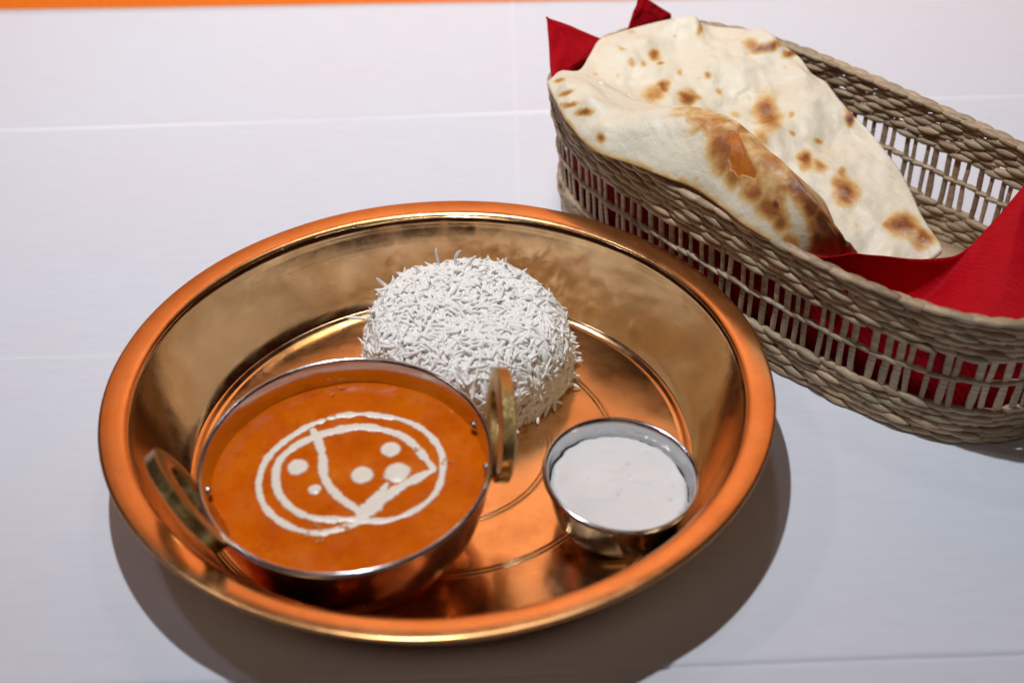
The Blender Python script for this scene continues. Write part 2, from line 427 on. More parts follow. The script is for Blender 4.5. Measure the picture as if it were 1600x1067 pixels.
    for (cx, cy, sp, n) in ((530, 755, 30, 14), (640, 765, 30, 14), (540, 805, 26, 10), (480, 795, 22, 6), (790, 550, 30, 7), (1050, 490, 25, 6), (585, 185, 40, 5), (640, 178, 16, 4), (830, 160, 20, 4), (930, 440, 25, 5), (580, 300, 20, 5), (115, 535, 8, 2), (350, 640, 20, 2)):
        for _ in range(n):
            x, y = on_curry(*zs((random.gauss(cx, sp * 0.6), random.gauss(cy, sp * 0.35))))
            if math.hypot(x, y) > 0.055: continue
            r = random.uniform(0.0003, 0.0008)
            bmesh.ops.create_icosphere(bm, subdivisions=2, radius=r, matrix=Matrix.Translation((x, y, curry_z(x, y) + 0.0003)) @ Matrix.Diagonal((1, 1, 0.75, 1)))
    me = bpy.data.meshes.new('oil_bubbles'); bm.to_mesh(me); bm.free(); me.materials.append(BUBBLE)
    me.polygons.foreach_set('use_smooth', [True] * len(me.polygons))
    o = link('oil_bubbles', me, root); o['kind'] = 'stuff'
build_curry()

# ------------------------------------------------------------------ sauce cup and its sauce
CC = Vector((0.0790, -0.0512, 0.0330)); CNn = Vector((0.095, -0.070, 1)).normalized()
CM = Matrix.Translation(CC) @ Vector((0, 0, 1)).rotation_difference(CNn).to_matrix().to_4x4()
RC = 0.0338
def mat_sauce():
    m, nt, b = material('yogurt_sauce'); v = mapping(nt)
    f = tnoise(nt, v, 90, 4); f2 = tnoise(nt, v, 420, 3)
    c = ramp(nt, f, [(0.28, (0.92, 0.90, 0.88)), (0.64, (0.94, 0.925, 0.91)), (0.78, (0.90, 0.80, 0.76))])
    nt.links.new(c, b.inputs['Base Color']); setin(b, Roughness=0.16)
    b.inputs['Subsurface Weight'].default_value = 0.1; b.inputs['Subsurface Radius'].default_value = (0.003, 0.002, 0.0015); b.inputs['Subsurface Scale'].default_value = 1.0
    p = bump(nt, b, f, 0.12, 0.001); bump(nt, b, f2, 0.12, 0.0003, p)
    return m
SAUCE = mat_sauce()
def build_cup():
    root = empty('sauce_cup'); root.matrix_world = CM
    tag(root, 'small stainless steel sauce cup standing on the bronze plate', 'cup')
    out = [(RC - 0.0010, -0.0020), (0.0318, -0.006), (0.0300, -0.013), (0.0280, -0.020), (0.0262, -0.0245), (0.0235, -0.0268), (0.0210, -0.0272), (0.0003, -0.0270)]
    inn = [(0.0003, -0.0258), (0.0200, -0.0258), (0.0230, -0.0250), (0.0252, -0.0230), (0.0272, -0.0190), (0.0292, -0.0120), (0.0309, -0.0060), (RC - 0.0022, -0.0016)]
    V, F = lathe([tuple(p) for p in sm(out, 36)], 128); new_mesh('outer_wall', V, F, STEEL, root)
    V, F = lathe([tuple(p) for p in sm(inn, 36)], 128); new_mesh('inner_wall', V, F, STEEL_DIMPLED, root)
    rim = [(RC - 0.0024, -0.0018), (RC - 0.0018, -0.0003), (RC - 0.0009, 0.0002), (RC, -0.0003), (RC + 0.0003, -0.0014), (RC - 0.0002, -0.0023), (RC - 0.0012, -0.0024)]
    V, F = lathe([tuple(p) for p in sm(rim, 20)], 160); new_mesh('rim', V, F, STEEL, root)
    s = empty('yogurt_sauce'); s.matrix_world = CM
    tag(s, 'creamy white yogurt sauce filling the small steel cup', 'sauce')
    zs_ = -0.0070; V = [(0, 0, zs_)]; F = []; seg = 144; nr = 40
    for i in range(1, nr + 1):
        for k in range(seg):
            a = 2 * math.pi * k / seg; R = 0.0298 + 0.0009 * nz(math.cos(a) * 4, math.sin(a) * 4, 3) + 0.0008 * nz(math.cos(a) * 11, math.sin(a) * 11, 8)
            r = R * i / nr; x, y = r * math.cos(a), r * math.sin(a); e = i / nr
            z = zs_ + 0.0005 * nz(x * 60, y * 60, 1) + 0.0006 * max(0, nz(x * 170, y * 170, 2) - 0.15) - 0.0022 * max(0, (e - 0.93) / 0.07) ** 2
            V.append((x, y, z))
    for k in range(seg): F.append((0, 1 + k, 1 + (k + 1) % seg))
    for i in range(nr - 1):
        for k in range(seg):
            a = 1 + i * seg + k; b = 1 + i * seg + (k + 1) % seg; F.append((a, a + seg, b + seg, b))
    new_mesh('surface', V, F, SAUCE, s)
    bm = bmesh.new(); rn = random.Random(5)
    for _ in range(16):
        a = rn.uniform(0, 6.283); r = 0.0275 * math.sqrt(rn.random()); q = rn.uniform(0.0004, 0.0011)
        bmesh.ops.create_icosphere(bm, subdivisions=2, radius=q, matrix=Matrix.Translation((r * math.cos(a), r * math.sin(a), zs_ - 0.25 * q)) @ Matrix.Rotation(rn.uniform(0, 3), 4, 'Z') @ Matrix.Diagonal((1.5, 1, 0.45, 1)))
    me = bpy.data.meshes.new('lumps'); bm.to_mesh(me); bm.free(); me.materials.append(SAUCE); me.polygons.foreach_set('use_smooth', [True] * len(me.polygons))
    o = link('lumps', me, s); o['kind'] = 'stuff'
build_cup()

# ------------------------------------------------------------------ rice
def mat_rice():
    m, nt, b = material('steamed_rice'); v = mapping(nt)
    oi = N(nt, 'ShaderNodeNewGeometry')
    c = ramp(nt, oi.outputs['Random Per Island'], [(0.0, (0.96, 0.94, 0.88)), (0.5, (0.98, 0.97, 0.94)), (1.0, (0.97, 0.95, 0.91))])
    nt.links.new(c, b.inputs['Base Color']); setin(b, Roughness=0.55); b.inputs['Specular IOR Level'].default_value = 0.25
    b.inputs['Subsurface Weight'].default_value = 0.0; b.inputs['Subsurface Radius'].default_value = (0.0024, 0.0020, 0.0015); b.inputs['Subsurface Scale'].default_value = 1.0
    return m
RICE = mat_rice()
RCX, RCY, RRAD, RH = 0.0122, 0.0585, 0.0505, 0.0395
def rice_prof(s):
    """s 0..1 from base up the side to the top centre -> r,z (inverted-bowl mould)"""
    P = [(0.985, 0.0), (1.0, 0.18), (0.99, 0.40), (0.955, 0.62), (0.89, 0.80), (0.78, 0.91), (0.60, 0.97), (0.35, 1.0), (0.0, 1.01)]
    return P
def rice_lean(x, y): return 0.10 * max(-1, min(1, (-x + 0.4 * y) / RRAD)) + 0.05 * nz(x * 30, y * 30, 40)
def build_rice():
    root = empty('rice_mound', (RCX, RCY, 0.0032))
    tag(root, 'moulded mound of white long grain rice on the bronze plate', 'rice')
    prof = sm([(r * RRAD, z * RH) for r, z in rice_prof(0)], 60)
    V, F = lathe([(max(0.0002, p[0] * 0.955), p[1] * 0.960) for p in prof], 72)
    V = [(x + 0.0012 * nz(x * 120, y * 120, z * 120), y + 0.0012 * nz(x * 120 + 7, y * 120, z * 120), max(0.0, z * (1 + rice_lean(x, y)) + 0.0010 * nz(x * 120, y * 120 + 5, z * 120))) for x, y, z in V]
    new_mesh('rice_core', V, F, RICE, root)
    # grain variants
    def grain(L, R, bend, seed):
        V = []; F = []; n = 10; m = 6; rn = random.Random(seed)
        V.append((-L / 2, 0, -bend))
        for i in range(1, n):
            t = -1 + 2 * i / n; rr = R * (1 - abs(t) ** 3.2) ** 0.5 * (1 + 0.06 * rn.uniform(-1, 1))
            zc = -bend * t * t
            for k in range(m):
                a = 2 * math.pi * k / m; V.append((t * L / 2, rr * math.cos(a), zc + 0.85 * rr * math.sin(a)))
        V.append((L / 2, 0, -bend)); e = len(V) - 1
        for k in range(m): F.append((0, 1 + (k + 1) % m, 1 + k)); F.append((e, 1 + (n - 2) * m + k, 1 + (n - 2) * m + (k + 1) % m))
        for i in range(n - 2):
            for k in range(m):
                a = 1 + i * m + k; b = 1 + i * m + (k + 1) % m; F.append((a, b, b + m, a + m))
        return np.array(V), F
    variants = [grain(random.uniform(0.0090, 0.0140), random.uniform(0.00078, 0.00102), random.uniform(0.0003, 0.0030), k) for k in range(14)]
    meshes = []
    for Vg, Fg in variants:
        me = bpy.data.meshes.new('rice_grain'); me.from_pydata([tuple(q) for q in Vg], [], Fg)
        me.polygons.foreach_set('use_smooth', [True] * len(me.polygons)); me.materials.append(RICE); me.update(); meshes.append(me)
    # arc-length and area weighted sampling of the profile
    pr = np.array(prof); ds = np.linalg.norm(np.diff(pr, axis=0), axis=1); wts = ds * 0.5 * (pr[1:, 0] + pr[:-1, 0]); cw = np.cumsum(wts) / wts.sum()
    items = []
    def put(P, n, spread, sc=1.0):
        n = n.normalized(); t = n.orthogonal(); t.rotate(Matrix.Rotation(9.0 * nz(P.x * 55, P.y * 55, P.z * 55) + random.gauss(0, 0.75), 3, n))
        t = (t + n * random.gauss(0, spread)).normalized(); b = n.cross(t).normalized(); n2 = t.cross(b)
        if random.random() < 0.08: n2 = -n2; b = -b
        Mx = Matrix((t, b, n2)).transposed().to_4x4() @ Matrix.Scale(sc, 4); Mx.translation = P
        items.append((Mx, random.randrange(len(variants)), n))
    cdir = (CAM - Vector((RCX, RCY, 0.03))).normalized()
    for i in range(6200):
        u = random.random(); k = int(np.searchsorted(cw, u)); f = random.random()
        p = pr[k] * (1 - f) + pr[k + 1] * f; d = pr[k + 1] - pr[k]; a = random.uniform(0, 6.283)
        nr_ = np.array((d[1], -d[0])); nr_ /= np.linalg.norm(nr_)
        n = Vector((nr_[0] * math.cos(a), nr_[0] * math.sin(a), nr_[1]))
        if n.z < -0.5: n = -n
        lump = 0.0016 * nz(p[0] * math.cos(a) * 60, p[0] * math.sin(a) * 60, p[1] * 60)
        dep = random.choice((-0.0026, -0.0018, -0.0010, -0.0003, 0.0004)) + lump
        P = Vector((p[0] * math.cos(a), p[0] * math.sin(a), p[1])) + n * dep
        P.z *= 1 + rice_lean(P.x, P.y)
        if P.z < 0.0010: P.z = 0.0010
        put(P, n, 0.15 if p[1] > 0.5 * RH else 0.09)
    # ragged bits: upright grains at the top and strays round the foot
    for px, py, z, dx, dz in ((683, 402, 0.043, -0.10, 1), (712, 402, 0.043, 0.25, 1), (735, 410, 0.042, 0.4, 0.9), (655, 425, 0.041, -0.5, 0.8), (838, 460, 0.036, 0.5, 0.9), (560, 497, 0.022, -1, 0.1), (600, 445, 0.036, -0.6, 0.6), (895, 565, 0.008, 1, 0.1)):
        P = at(px, py, z + 0.0032) - Vector((RCX, RCY, 0.0032)); t = Vector((dx, 0.05, dz)).normalized(); b = t.orthogonal().normalized()
        Mx = Matrix((t, b, t.cross(b))).transposed().to_4x4(); Mx.translation = P
        items.insert(0, (Mx, random.randrange(len(variants)), cdir * 2))
    for _ in range(60):
        a = random.uniform(-2.6, 0.6); r = RRAD * random.uniform(0.99, 1.035)
        t = Vector((random.gauss(0, 1), random.gauss(0, 1), random.gauss(0, 0.12))).normalized(); b = Vector((0, 0, 1)).cross(t).normalized()
        Mx = Matrix((t, b, t.cross(b))).transposed().to_4x4(); Mx.translation = (r * math.cos(a), r * math.sin(a), random.uniform(0.0012, 0.004))
        items.append((Mx, random.randrange(len(variants)), Vector((math.cos(a), math.sin(a), 0.3))))
    order = sorted(range(len(items)), key=lambda i: -(items[i][2].dot(cdir) + 0.5 * random.random() + (40 * (items[i][0].translation.length - 0.045) if True else 0)))
    single = set(order[:300]); VV = []; FF = []; off = 0
    for i, (Mx, k, n) in enumerate(items):
        if i in single:
            g = link('rice_grain', meshes[k], root); g.matrix_local = Mx
        else:
            Vg, Fg = variants[k]; Rm = np.array(Mx)
            VV.append(Vg @ Rm[:3, :3].T + Rm[:3, 3]); FF += [tuple(a + off for a in f) for f in Fg]; off += len(Vg)
    VV = np.vstack(VV)
    o = new_mesh('rice_grains', VV, FF, RICE, root); o['kind'] = 'stuff'
build_rice()

# ------------------------------------------------------------------ basket
BKX, BKY, BKA = 0.1932, 0.1362, -0.8712
BKM = Matrix.Translation((BKX, BKY, 0.0010)) @ Matrix.Rotation(BKA, 4, 'Z')
HB = 0.0755
def se(a, b, th, n=3.1):
    c, s = math.cos(th), math.sin(th)
    return a * math.copysign(abs(c) ** (2 / n), c), b * math.copysign(abs(s) ** (2 / n), s)
def ring_at(z, inset=0.0, npts=720):
    f = z / HB; a = 0.1545 + 0.0080 * f - inset; b = 0.0755 + 0.0025 * f - inset
    P = np.array([se(a, b, 2 * math.pi * k / npts) for k in range(npts)])
    d = np.linalg.norm(np.roll(P, -1, 0) - P, axis=1); s = np.concatenate([[0], np.cumsum(d)])
    return P, s
_rc = {}
def wallp(q, z, inset=0.0):
    """q in [0,1): arc fraction round the basket, starting at +u end going towards +v -> point, tangent"""
    key = (round(z, 4), round(inset, 4))
    if key not in _rc: _rc[key] = ring_at(z, inset)
    P, s = _rc[key]; t = (q % 1.0) * s[-1]; k = min(int(np.searchsorted(s, t, 'right')) - 1, len(P) - 1)
    f = (t - s[k]) / (s[k + 1] - s[k]); A = P[k]; B = P[(k + 1) % len(P)]
    p = A + (B - A) * f
    A2 = P[(k - 6) % len(P)]; B2 = P[(k + 7) % len(P)]
    tg = B2 - A2; tg /= np.linalg.norm(tg)
    return Vector((p[0], p[1], z)), Vector((tg[0], tg[1], 0))
def mat_seagrass():
    m, nt, b = material('dried_seagrass')
    g = N(nt, 'ShaderNodeNewGeometry'); oi = N(nt, 'ShaderNodeObjectInfo')
    rnd = math_node(nt, 'FRACT', math_node(nt, 'ADD', g.outputs['Random Per Island'], oi.outputs['Random']), 0)
    c = ramp(nt, rnd, [(0.0, (0.36, 0.25, 0.16)), (0.2, (0.60, 0.45, 0.30)), (0.45, (0.47, 0.40, 0.27)), (0.7, (0.72, 0.54, 0.37)), (1.0, (0.40, 0.30, 0.20))])
    v = mapping(nt, (120, 900, 900)); f = tnoise(nt, v, 1.0, 4, 0.6)
    c2 = mix(nt, 1.0, c, ramp(nt, f, [(0.25, (0.55, 0.50, 0.45)), (0.7, (1.1, 1.08, 1.05))]), 'MULTIPLY')
    nt.links.new(c2, b.inputs['Base Color']); setin(b, Roughness=0.5); b.inputs['Specular IOR Level'].default_value = 0.35
    bump(nt, b, f, 0.5, 0.0006)
    return m
GRASS = mat_seagrass()
def build_basket():
    root = empty('bread_basket'); root.matrix_world = BKM
    tag(root, 'oblong basket of woven dried grass with open slatted sides', 'basket')
    # almond-shaped stitch, long axis x (= along the wall), y across the wall, z up
    def almond(L, T, Hh, seed, n=9, m=7):
        V = []; F = []; rn = random.Random(seed); sag = rn.uniform(-0.06, 0.06)
        V.append((-L / 2, 0, 0))
        for i in range(1, n):
            t = -1 + 2 * i / n; w_ = (1 - abs(t) ** 2.0) ** 0.62
            for k in range(m):
                a = 2 * math.pi * k / m
                V.append((t * L / 2, T / 2 * w_ * math.cos(a), Hh / 2 * w_ * math.sin(a) * (1 + 0.10 * rn.uniform(-1, 1)) + sag * Hh * (1 - t * t) + 0.18 * Hh * t))
        V.append((L / 2, 0, 0.0)); e = len(V) - 1
        for k in range(m): F.append((0, 1 + (k + 1) % m, 1 + k)); F.append((e, 1 + (n - 2) * m + k, 1 + (n - 2) * m + (k + 1) % m))
        for i in range(n - 2):
            for k in range(m):
                a = 1 + i * m + k; b = 1 + i * m + (k + 1) % m; F.append((a, b, b + m, a + m))
        return np.array(V), F
    def mesh_of(name, V, F):
        me = bpy.data.meshes.new(name); me.from_pydata([tuple(p) for p in V], [], F); me.materials.append(GRASS)
        me.polygons.foreach_set('use_smooth', [True] * len(me.polygons)); me.update(); return me
    NS = 118; NT = 72
    st_v = [almond(0.0160, 0.0046, 0.0042, k) for k in range(8)]
    st_m = [mesh_of('stitch', *v) for v in st_v]
    cord_v = [almond(0.0112, 0.0036, 0.0030, 40 + k) for k in range(4)]
    cord_m = [mesh_of('cord_twist', *v) for v in cord_v]
    braid_v = [almond(0.0165, 0.0050, 0.0040, 60 + k) for k in range(5)]
    braid_m = [mesh_of('rim_twist', *v) for v in braid_v]
    items = []
    def place(q, z, tiltz, out, roll=0.0):
        p, t = wallp(q, z); nrm = Vector((t.y, -t.x, 0))
        Mx = Matrix((t, -nrm, Vector((0, 0, 1)))).transposed().to_4x4() @ Matrix.Rotation(tiltz, 4, 'Y')
        if roll: Mx = Mx @ Matrix.Rotation(roll, 4, 'X')
        Mx.translation = p + nrm * out
        return Mx
    rows_top = [0.0530 + 0.0036 * k for k in range(6)]; rows_low = [0.0022 + 0.0036 * k for k in range(6)]
    for ri, z in enumerate(rows_low + rows_top):
        ph = random.random() * 0.3 + 0.5 * (ri % 2)
        for k in range(NT):
            q = (k + ph + random.uniform(-0.08, 0.08)) / NT
            items.append((place(q, z + random.uniform(-0.0004, 0.0004), random.uniform(0.12, 0.26), 0.0008 * math.sin(2.4 * k + ri) + random.uniform(-0.0003, 0.0004), random.uniform(-0.15, 0.15)), st_v, st_m, random.randrange(8), 'stitch'))
    for k in range(NS):
        items.append((place((k + 0.5) / NS, 0.0385 + 0.0005 * math.sin(k * 1.7), random.uniform(0.10, 0.30), 0.0, 0), cord_v, cord_m, random.randrange(4), 'cord_twist'))
    for k in range(NT):
        for lay in (0, 1):
            items.append((place((k + 0.5 * lay + random.uniform(-0.05, 0.05)) / NT, 0.0738 + 0.0006 * lay, random.uniform(0.05, 0.16), (-0.0009, 0.0009)[lay], random.uniform(-0.2, 0.2)), braid_v, braid_m, random.randrange(5), 'rim_twist'))
    # those that show largest: the near side and the far side's inner face
    def shown(it):
        P = BKM @ it[0].translation; x, y = proj(P)
        n = BKM.to_3x3() @ it[0].to_3x3() @ Vector((0, -1, 0)); facing = abs(n.normalized().dot((CAM - P).normalized()))
        inside = -1 if (x > 1640 or x < 0) else 0
        near = 0.5 if it[0].translation.y < 0 else 0.0
        return inside + facing + near
    for kind, lim in (('stitch', 250), ('cord_twist', 118), ('rim_twist', 144)):
        its = [it for it in items if it[4] == kind]; its.sort(key=shown, reverse=True); VV = []; FF = []; off = 0
        for it in its[:lim]:
            o = link(kind, it[2][it[3]], root); o.matrix_local = it[0]
        for it in its[lim:]:
            Vg, Fg = it[1][it[3]]; Rm = np.array(it[0]); VV.append(Vg @ Rm[:3, :3].T + Rm[:3, 3]); FF += [tuple(a + off for a in f) for f in Fg]; off += len(Vg)
        if VV:
            o = new_mesh('woven_band', np.vstack(VV), FF, GRASS, root); o['kind'] = 'stuff'
    # stakes: flat blades bowed a little, leaning this way and that
    sm_ = []
    for k in range(7):
        rn = random.Random(100 + k); V = []; n = 9; kink = rn.uniform(-0.0016, 0.0016); wv = rn.uniform(0.0011, 0.0019)
        for i in range(n):
            t = i / (n - 1); z = 0.002 + t * 0.070; x = kink * (1 - abs(2 * t - 1)) + rn.uniform(-0.0002, 0.0002); wd = wv * (1 + 0.15 * rn.uniform(-1, 1))
            for (a, b) in ((-1, -0.25), (-0.6, -0.7), (0.6, -0.7), (1, -0.25), (1, 0.25), (0.6, 0.7), (-0.6, 0.7), (-1, 0.25)): V.append((x + a * wd, b * 0.0008, z))
        F = []
        for i in range(n - 1):
            for j in range(8): F.append((i * 8 + j, i * 8 + (j + 1) % 8, (i + 1) * 8 + (j + 1) % 8, (i + 1) * 8 + j))
        F += [tuple(range(7, -1, -1)), tuple((n - 1) * 8 + j for j in range(8))]
        sm_.append(mesh_of('stake', V, F))
    for k in range(NS):
        p0, t = wallp(k / NS, 0.0); p1, _ = wallp((k + random.uniform(-0.22, 0.22)) / NS, HB)
        up = (p1 - p0).normalized(); nrm = Vector((t.y, -t.x, 0)); tt = up.cross(nrm).normalized(); tt = tt if tt.dot(t) > 0 else -tt
        Mx = Matrix((tt, tt.cross(up).normalized() * -1, up)).transposed().to_4x4(); Mx.translation = p0
        o = link('stake', sm_[k % 7] if random.random() < 0.5 else sm_[random.randrange(7)], root); o.matrix_local = Mx
    # flat woven base
    V = []; n = 96; rr = [0.02, 0.3, 0.6, 0.85, 1.0]
    for zt in (0.0022, 0.0006):
        for f in (rr if zt > 0.001 else rr[::-1]):
            for k in range(n):
                x, y = se(0.1540, 0.0750, 2 * math.pi * k / n); V.append((x * f, y * f, zt))
    F = []
    for i in range(len(rr) * 2 - 1):
        for k in range(n): F.append((i * n + k, i * n + (k + 1) % n, (i + 1) * n + (k + 1) % n, (i + 1) * n + k))
    new_mesh('base', V, F, GRASS, root)
build_basket()

# ------------------------------------------------------------------ red paper napkins
def mat_napkin():
    m, nt, b = material('red_paper_napkin')
    v = mapping(nt, (1, 1, 1), 'Object'); f = tnoise(nt, v, 160, 4)
    wv = N(nt, 'ShaderNodeTexWave', wave_type='BANDS', bands_direction='DIAGONAL'); setin(wv, Scale=120.0, Distortion=6.0, Detail=2.0)
    nt.links.new(v, wv.inputs['Vector'])
    c = ramp(nt, f, [(0.3, (0.43, 0.002, 0.008)), (0.7, (0.52, 0.003, 0.012))])
    nt.links.new(c, b.inputs['Base Color']); setin(b, Roughness=0.7); b.inputs['Specular IOR Level'].default_value = 0.25
    b.inputs['Specular IOR Level'].default_value = 0.12
    p = bump(nt, b, wv.outputs['Fac'], 0.35, 0.0006); bump(nt, b, f, 0.3, 0.0008, p)
    return m
NAPKIN = mat_napkin()
def finish_sheet(o, th):
    s = o.modifiers.new('thickness', 'SOLIDIFY'); s.thickness = th; s.offset = 0
def build_napkins():
    # liner: stands against the near wall and round the left end, two corners stick up over the rim
    V = []; n = 220; m = 30
    q0, q1 = 0.40, 1.02
    for i in range(n):
        q = q0 + (q1 - q0) * i / (n - 1)
        top = 0.064 + 0.003 * nz(q * 40, 1)
        for j in range(m):
            t = j / (m - 1); z = 0.0042 + (top - 0.0042) * t
            p, tg = wallp(q, 0.038, 0.0060); nrm = Vector((tg.y, -tg.x, 0))
            wob = -0.0018 * (1 + nz(q * 55, z * 30, 2)) - 0.0022 * max(0, nz(q * 24, 4, z * 12))
            p = p + nrm * wob; p.z = z; V.append(p)
    F = grid_faces(n, m); off = len(V)
    def corner(apex, left, right, foot, bulge):
        """a folded napkin corner rising from the liner to a point"""
        nonlocal off
        A, L, R = (BKM.inverted() @ Vector(x) for x in (apex, left, right)); Ft = [BKM.inverted() @ Vector(x) for x in foot]
        k = 22
        for i in range(k):
            t = i / (k - 1)
            for j in range(k):
                s = j / (k - 1)
                base = L.lerp(R, s); p = base.lerp(A, t ** 1.0); low = Ft[0].lerp(Ft[1], s)
                nrm = (R - L).cross(A - L).normalized()
                p = p + nrm * (bulge * math.sin(math.pi * s) * (1 - t) + 0.0012 * nz(s * 4, t * 4, bulge * 900))
                V.append(p)
        F.extend([tuple(a + off for a in f) for f in grid_faces(k, k)]); off += k * k
        # the part of the corner that runs down inside the basket
        for i in range(8):
            t = i / 7
            for j in range(k):
                s = j / (k - 1); base = L.lerp(R, s); low = Ft[0].lerp(Ft[1], s)
                nrm = (R - L).cross(A - L).normalized()
                V.append(low.lerp(base, t) + nrm * bulge * math.sin(math.pi * s) * t)
        F.extend([tuple(a + off for a in f) for f in grid_faces(8, k)]); off += 8 * k
    corner(at(854, 27, 0.104), at(862, 130, 0.079), at(941, 62, 0.080), (at(880, 175, 0.055), at(955, 95, 0.055)), 0.004)
    corner(at(1000, -8, 0.100), at(978, 50, 0.080), at(1048, 22, 0.082), (at(985, 95, 0.055), at(1050, 65, 0.055)), 0.003)
    o = new_mesh('paper_napkin', V, F, NAPKIN); o.matrix_world = BKM
    finish_sheet(o, 0.0006)
    tag(o, 'red paper napkin lining the basket with two pointed corners behind the naan', 'napkin')
    # second napkin: hangs in a trough between near wall and the free end of the basket
    T = [at(1290, 403, 0.0770), at(1306, 400, 0.0765), at(1338, 397, 0.0750), at(1400, 403, 0.0680), at(1480, 402, 0.0610), at(1530, 372, 0.0640), at(1600, 290, 0.0800), at(1650, 235, 0.088)]
    B = []
    for q in (0.775, 0.785, 0.800, 0.825, 0.855, 0.890, 0.930, 0.970):
        p, tg = wallp(q, 0.064, 0.0100); B.append(BKM @ p)
    Ts = sm(T, 120); Bs = sm(B, 120); V = []; m = 40
    for i in range(120):
        a = Vector(Bs[i]); c = Vector(Ts[i]); s = i / 119
        mid = a.lerp(c, 0.45); mid.z = min(a.z, c.z) - 0.004 - 0.030 * math.sin(math.pi * min(1, s * 1.15)) ** 0.8
        for j in range(m):
            t = j / (m - 1)
            p = a * (1 - t) ** 2 + mid * 2 * t * (1 - t) + c * t * t
            fold = 0.0036 * math.sin(s * 15 + t * 2.6) * math.sin(math.pi * t) ** 0.7 + 0.0012 * nz(s * 9, t * 5, 6)
            V.append(p + Vector((0, 0, fold)))
    o = new_mesh('paper_napkin', V, grid_faces(120, m), NAPKIN); finish_sheet(o, 0.0006)
    tag(o, 'red paper napkin sagging across the open end of the basket in front of the naan', 'napkin')
build_napkins()

# ------------------------------------------------------------------ naan
def mat_naan():
    m, nt, b = material('baked_naan'); v = mapping(nt)
    br = attr(nt, 'brown'); te = attr(nt, 'tear')
    f = tnoise(nt, v, 120, 6, 0.65); f2 = tnoise(nt, v, 28, 4); f3 = tnoise(nt, v, 500, 4, 0.7)
    dough = ramp(nt, f2, [(0.28, (0.80, 0.69, 0.48)), (0.48, (0.87, 0.79, 0.63)), (0.78, (0.85, 0.76, 0.57))])
    k = math_node(nt, 'ADD', br, math_node(nt, 'MULTIPLY', math_node(nt, 'SUBTRACT', f, 0.5), math_node(nt, 'MULTIPLY', br, 1.1)))
    k = math_node(nt, 'ADD', k, math_node(nt, 'MULTIPLY', math_node(nt, 'SUBTRACT', f3, 0.5), math_node(nt, 'MULTIPLY', br, 0.5)))
    fac = N(nt, 'ShaderNodeMath', operation='MULTIPLY', use_clamp=True); nt.links.new(k, fac.inputs[0]); fac.inputs[1].default_value = 1.0
    toast = ramp(nt, k, [(0.0, (0.83, 0.75, 0.58)), (0.22, (0.78, 0.54, 0.24)), (0.46, (0.57, 0.265, 0.075)), (0.70, (0.36, 0.120, 0.028)), (1.0, (0.16, 0.050, 0.016))])
    c = mix(nt, ramp(nt, k, [(0.04, (0, 0, 0)), (0.25, (1, 1, 1))]), dough, toast)
    c = mix(nt, te, c, ramp(nt, f, [(0.3, (0.40, 0.10, 0.006)), (0.7, (0.55, 0.17, 0.012))]))
    nt.links.new(c, b.inputs['Base Color'])
    nt.links.new(ramp(nt, f2, [(0.35, (0.34,) * 3), (0.7, (0.55,) * 3)]), b.inputs['Roughness'])
    b.inputs['Subsurface Weight'].default_value = 0.12; b.inputs['Subsurface Radius'].default_value = (0.003, 0.0018, 0.0008); b.inputs['Subsurface Scale'].default_value = 1.0
    p = bump(nt, b, f, 0.40, 0.0020); p = bump(nt, b, f3, 0.35, 0.0006, p); bump(nt, b, tnoise(nt, v, 60, 2), 0.35, 0.004, p)
    return m
NAAN = mat_naan()

# char marks of the back sheet: pixel centre in the photograph, half-sizes in metres, angle (deg), strength
BACK_SPOTS = [(1198, 178, .0085, .0150, 8, .62), (1190, 215, .0060, .0070, 0, .35), (1075, 152, .0075, .0060, -15, .70), (1022, 148, .0075, .0085, 20, .42), (1035, 135, .0040, .0055, 15, .60), (1010, 168, .0050, .0030, 0, .55),
              (1025, 85, .0042, .0045, 0, .62), (1005, 97, .0035, .0030, 0, .38), (983, 98, .0026, .0034, 0, .40), (1032, 99, .0020, .0020, 0, .45), (1064, 112, .0022, .0035, 0, .32), (1105, 120, .0032, .0030, 0, .42), (1125, 143, .0026, .0032, 0, .32),
              (1200, 72, .0110, .0042, -18, .85), (1175, 70, .0055, .0050, 0, .45), (1235, 88, .0070, .0028, -35, .65), (1092, 45, .0024, .0075, 0, .40), (972, 78, .0030, .0020, 0, .28), (988, 50, .0040, .0020, 0, .25),
              (1327, 185, .0030, .0065, 0, .85), (1257, 250, .0040, .0075, 20, .78), (1280, 258, .0060, .0060, 0, .40), (1318, 272, .0030, .0040, 0, .45), (1322, 300, .0070, .0100, 15, .72), (1310, 285, .0050, .0060, 0, .45), (1277, 222, .0030, .0025, 0, .50), (1232, 180, .0025, .0030, 0, .28), (1238, 210, .0022, .0022, 0, .35),
              (1413, 350, .0095, .0075, -25, .80), (1440, 372, .0070, .0070, 0, .60), (1390, 350, .0050, .0040, 0, .45), (1150, 180, .0060, .0030, 0, .2), (1110, 175, .006, .003, 0, .25), (905, 175, .0050, .0020, -20, .5), (868, 122, .004, .002, 0, .5), (942, 140, .003, .003, 0, .45)]
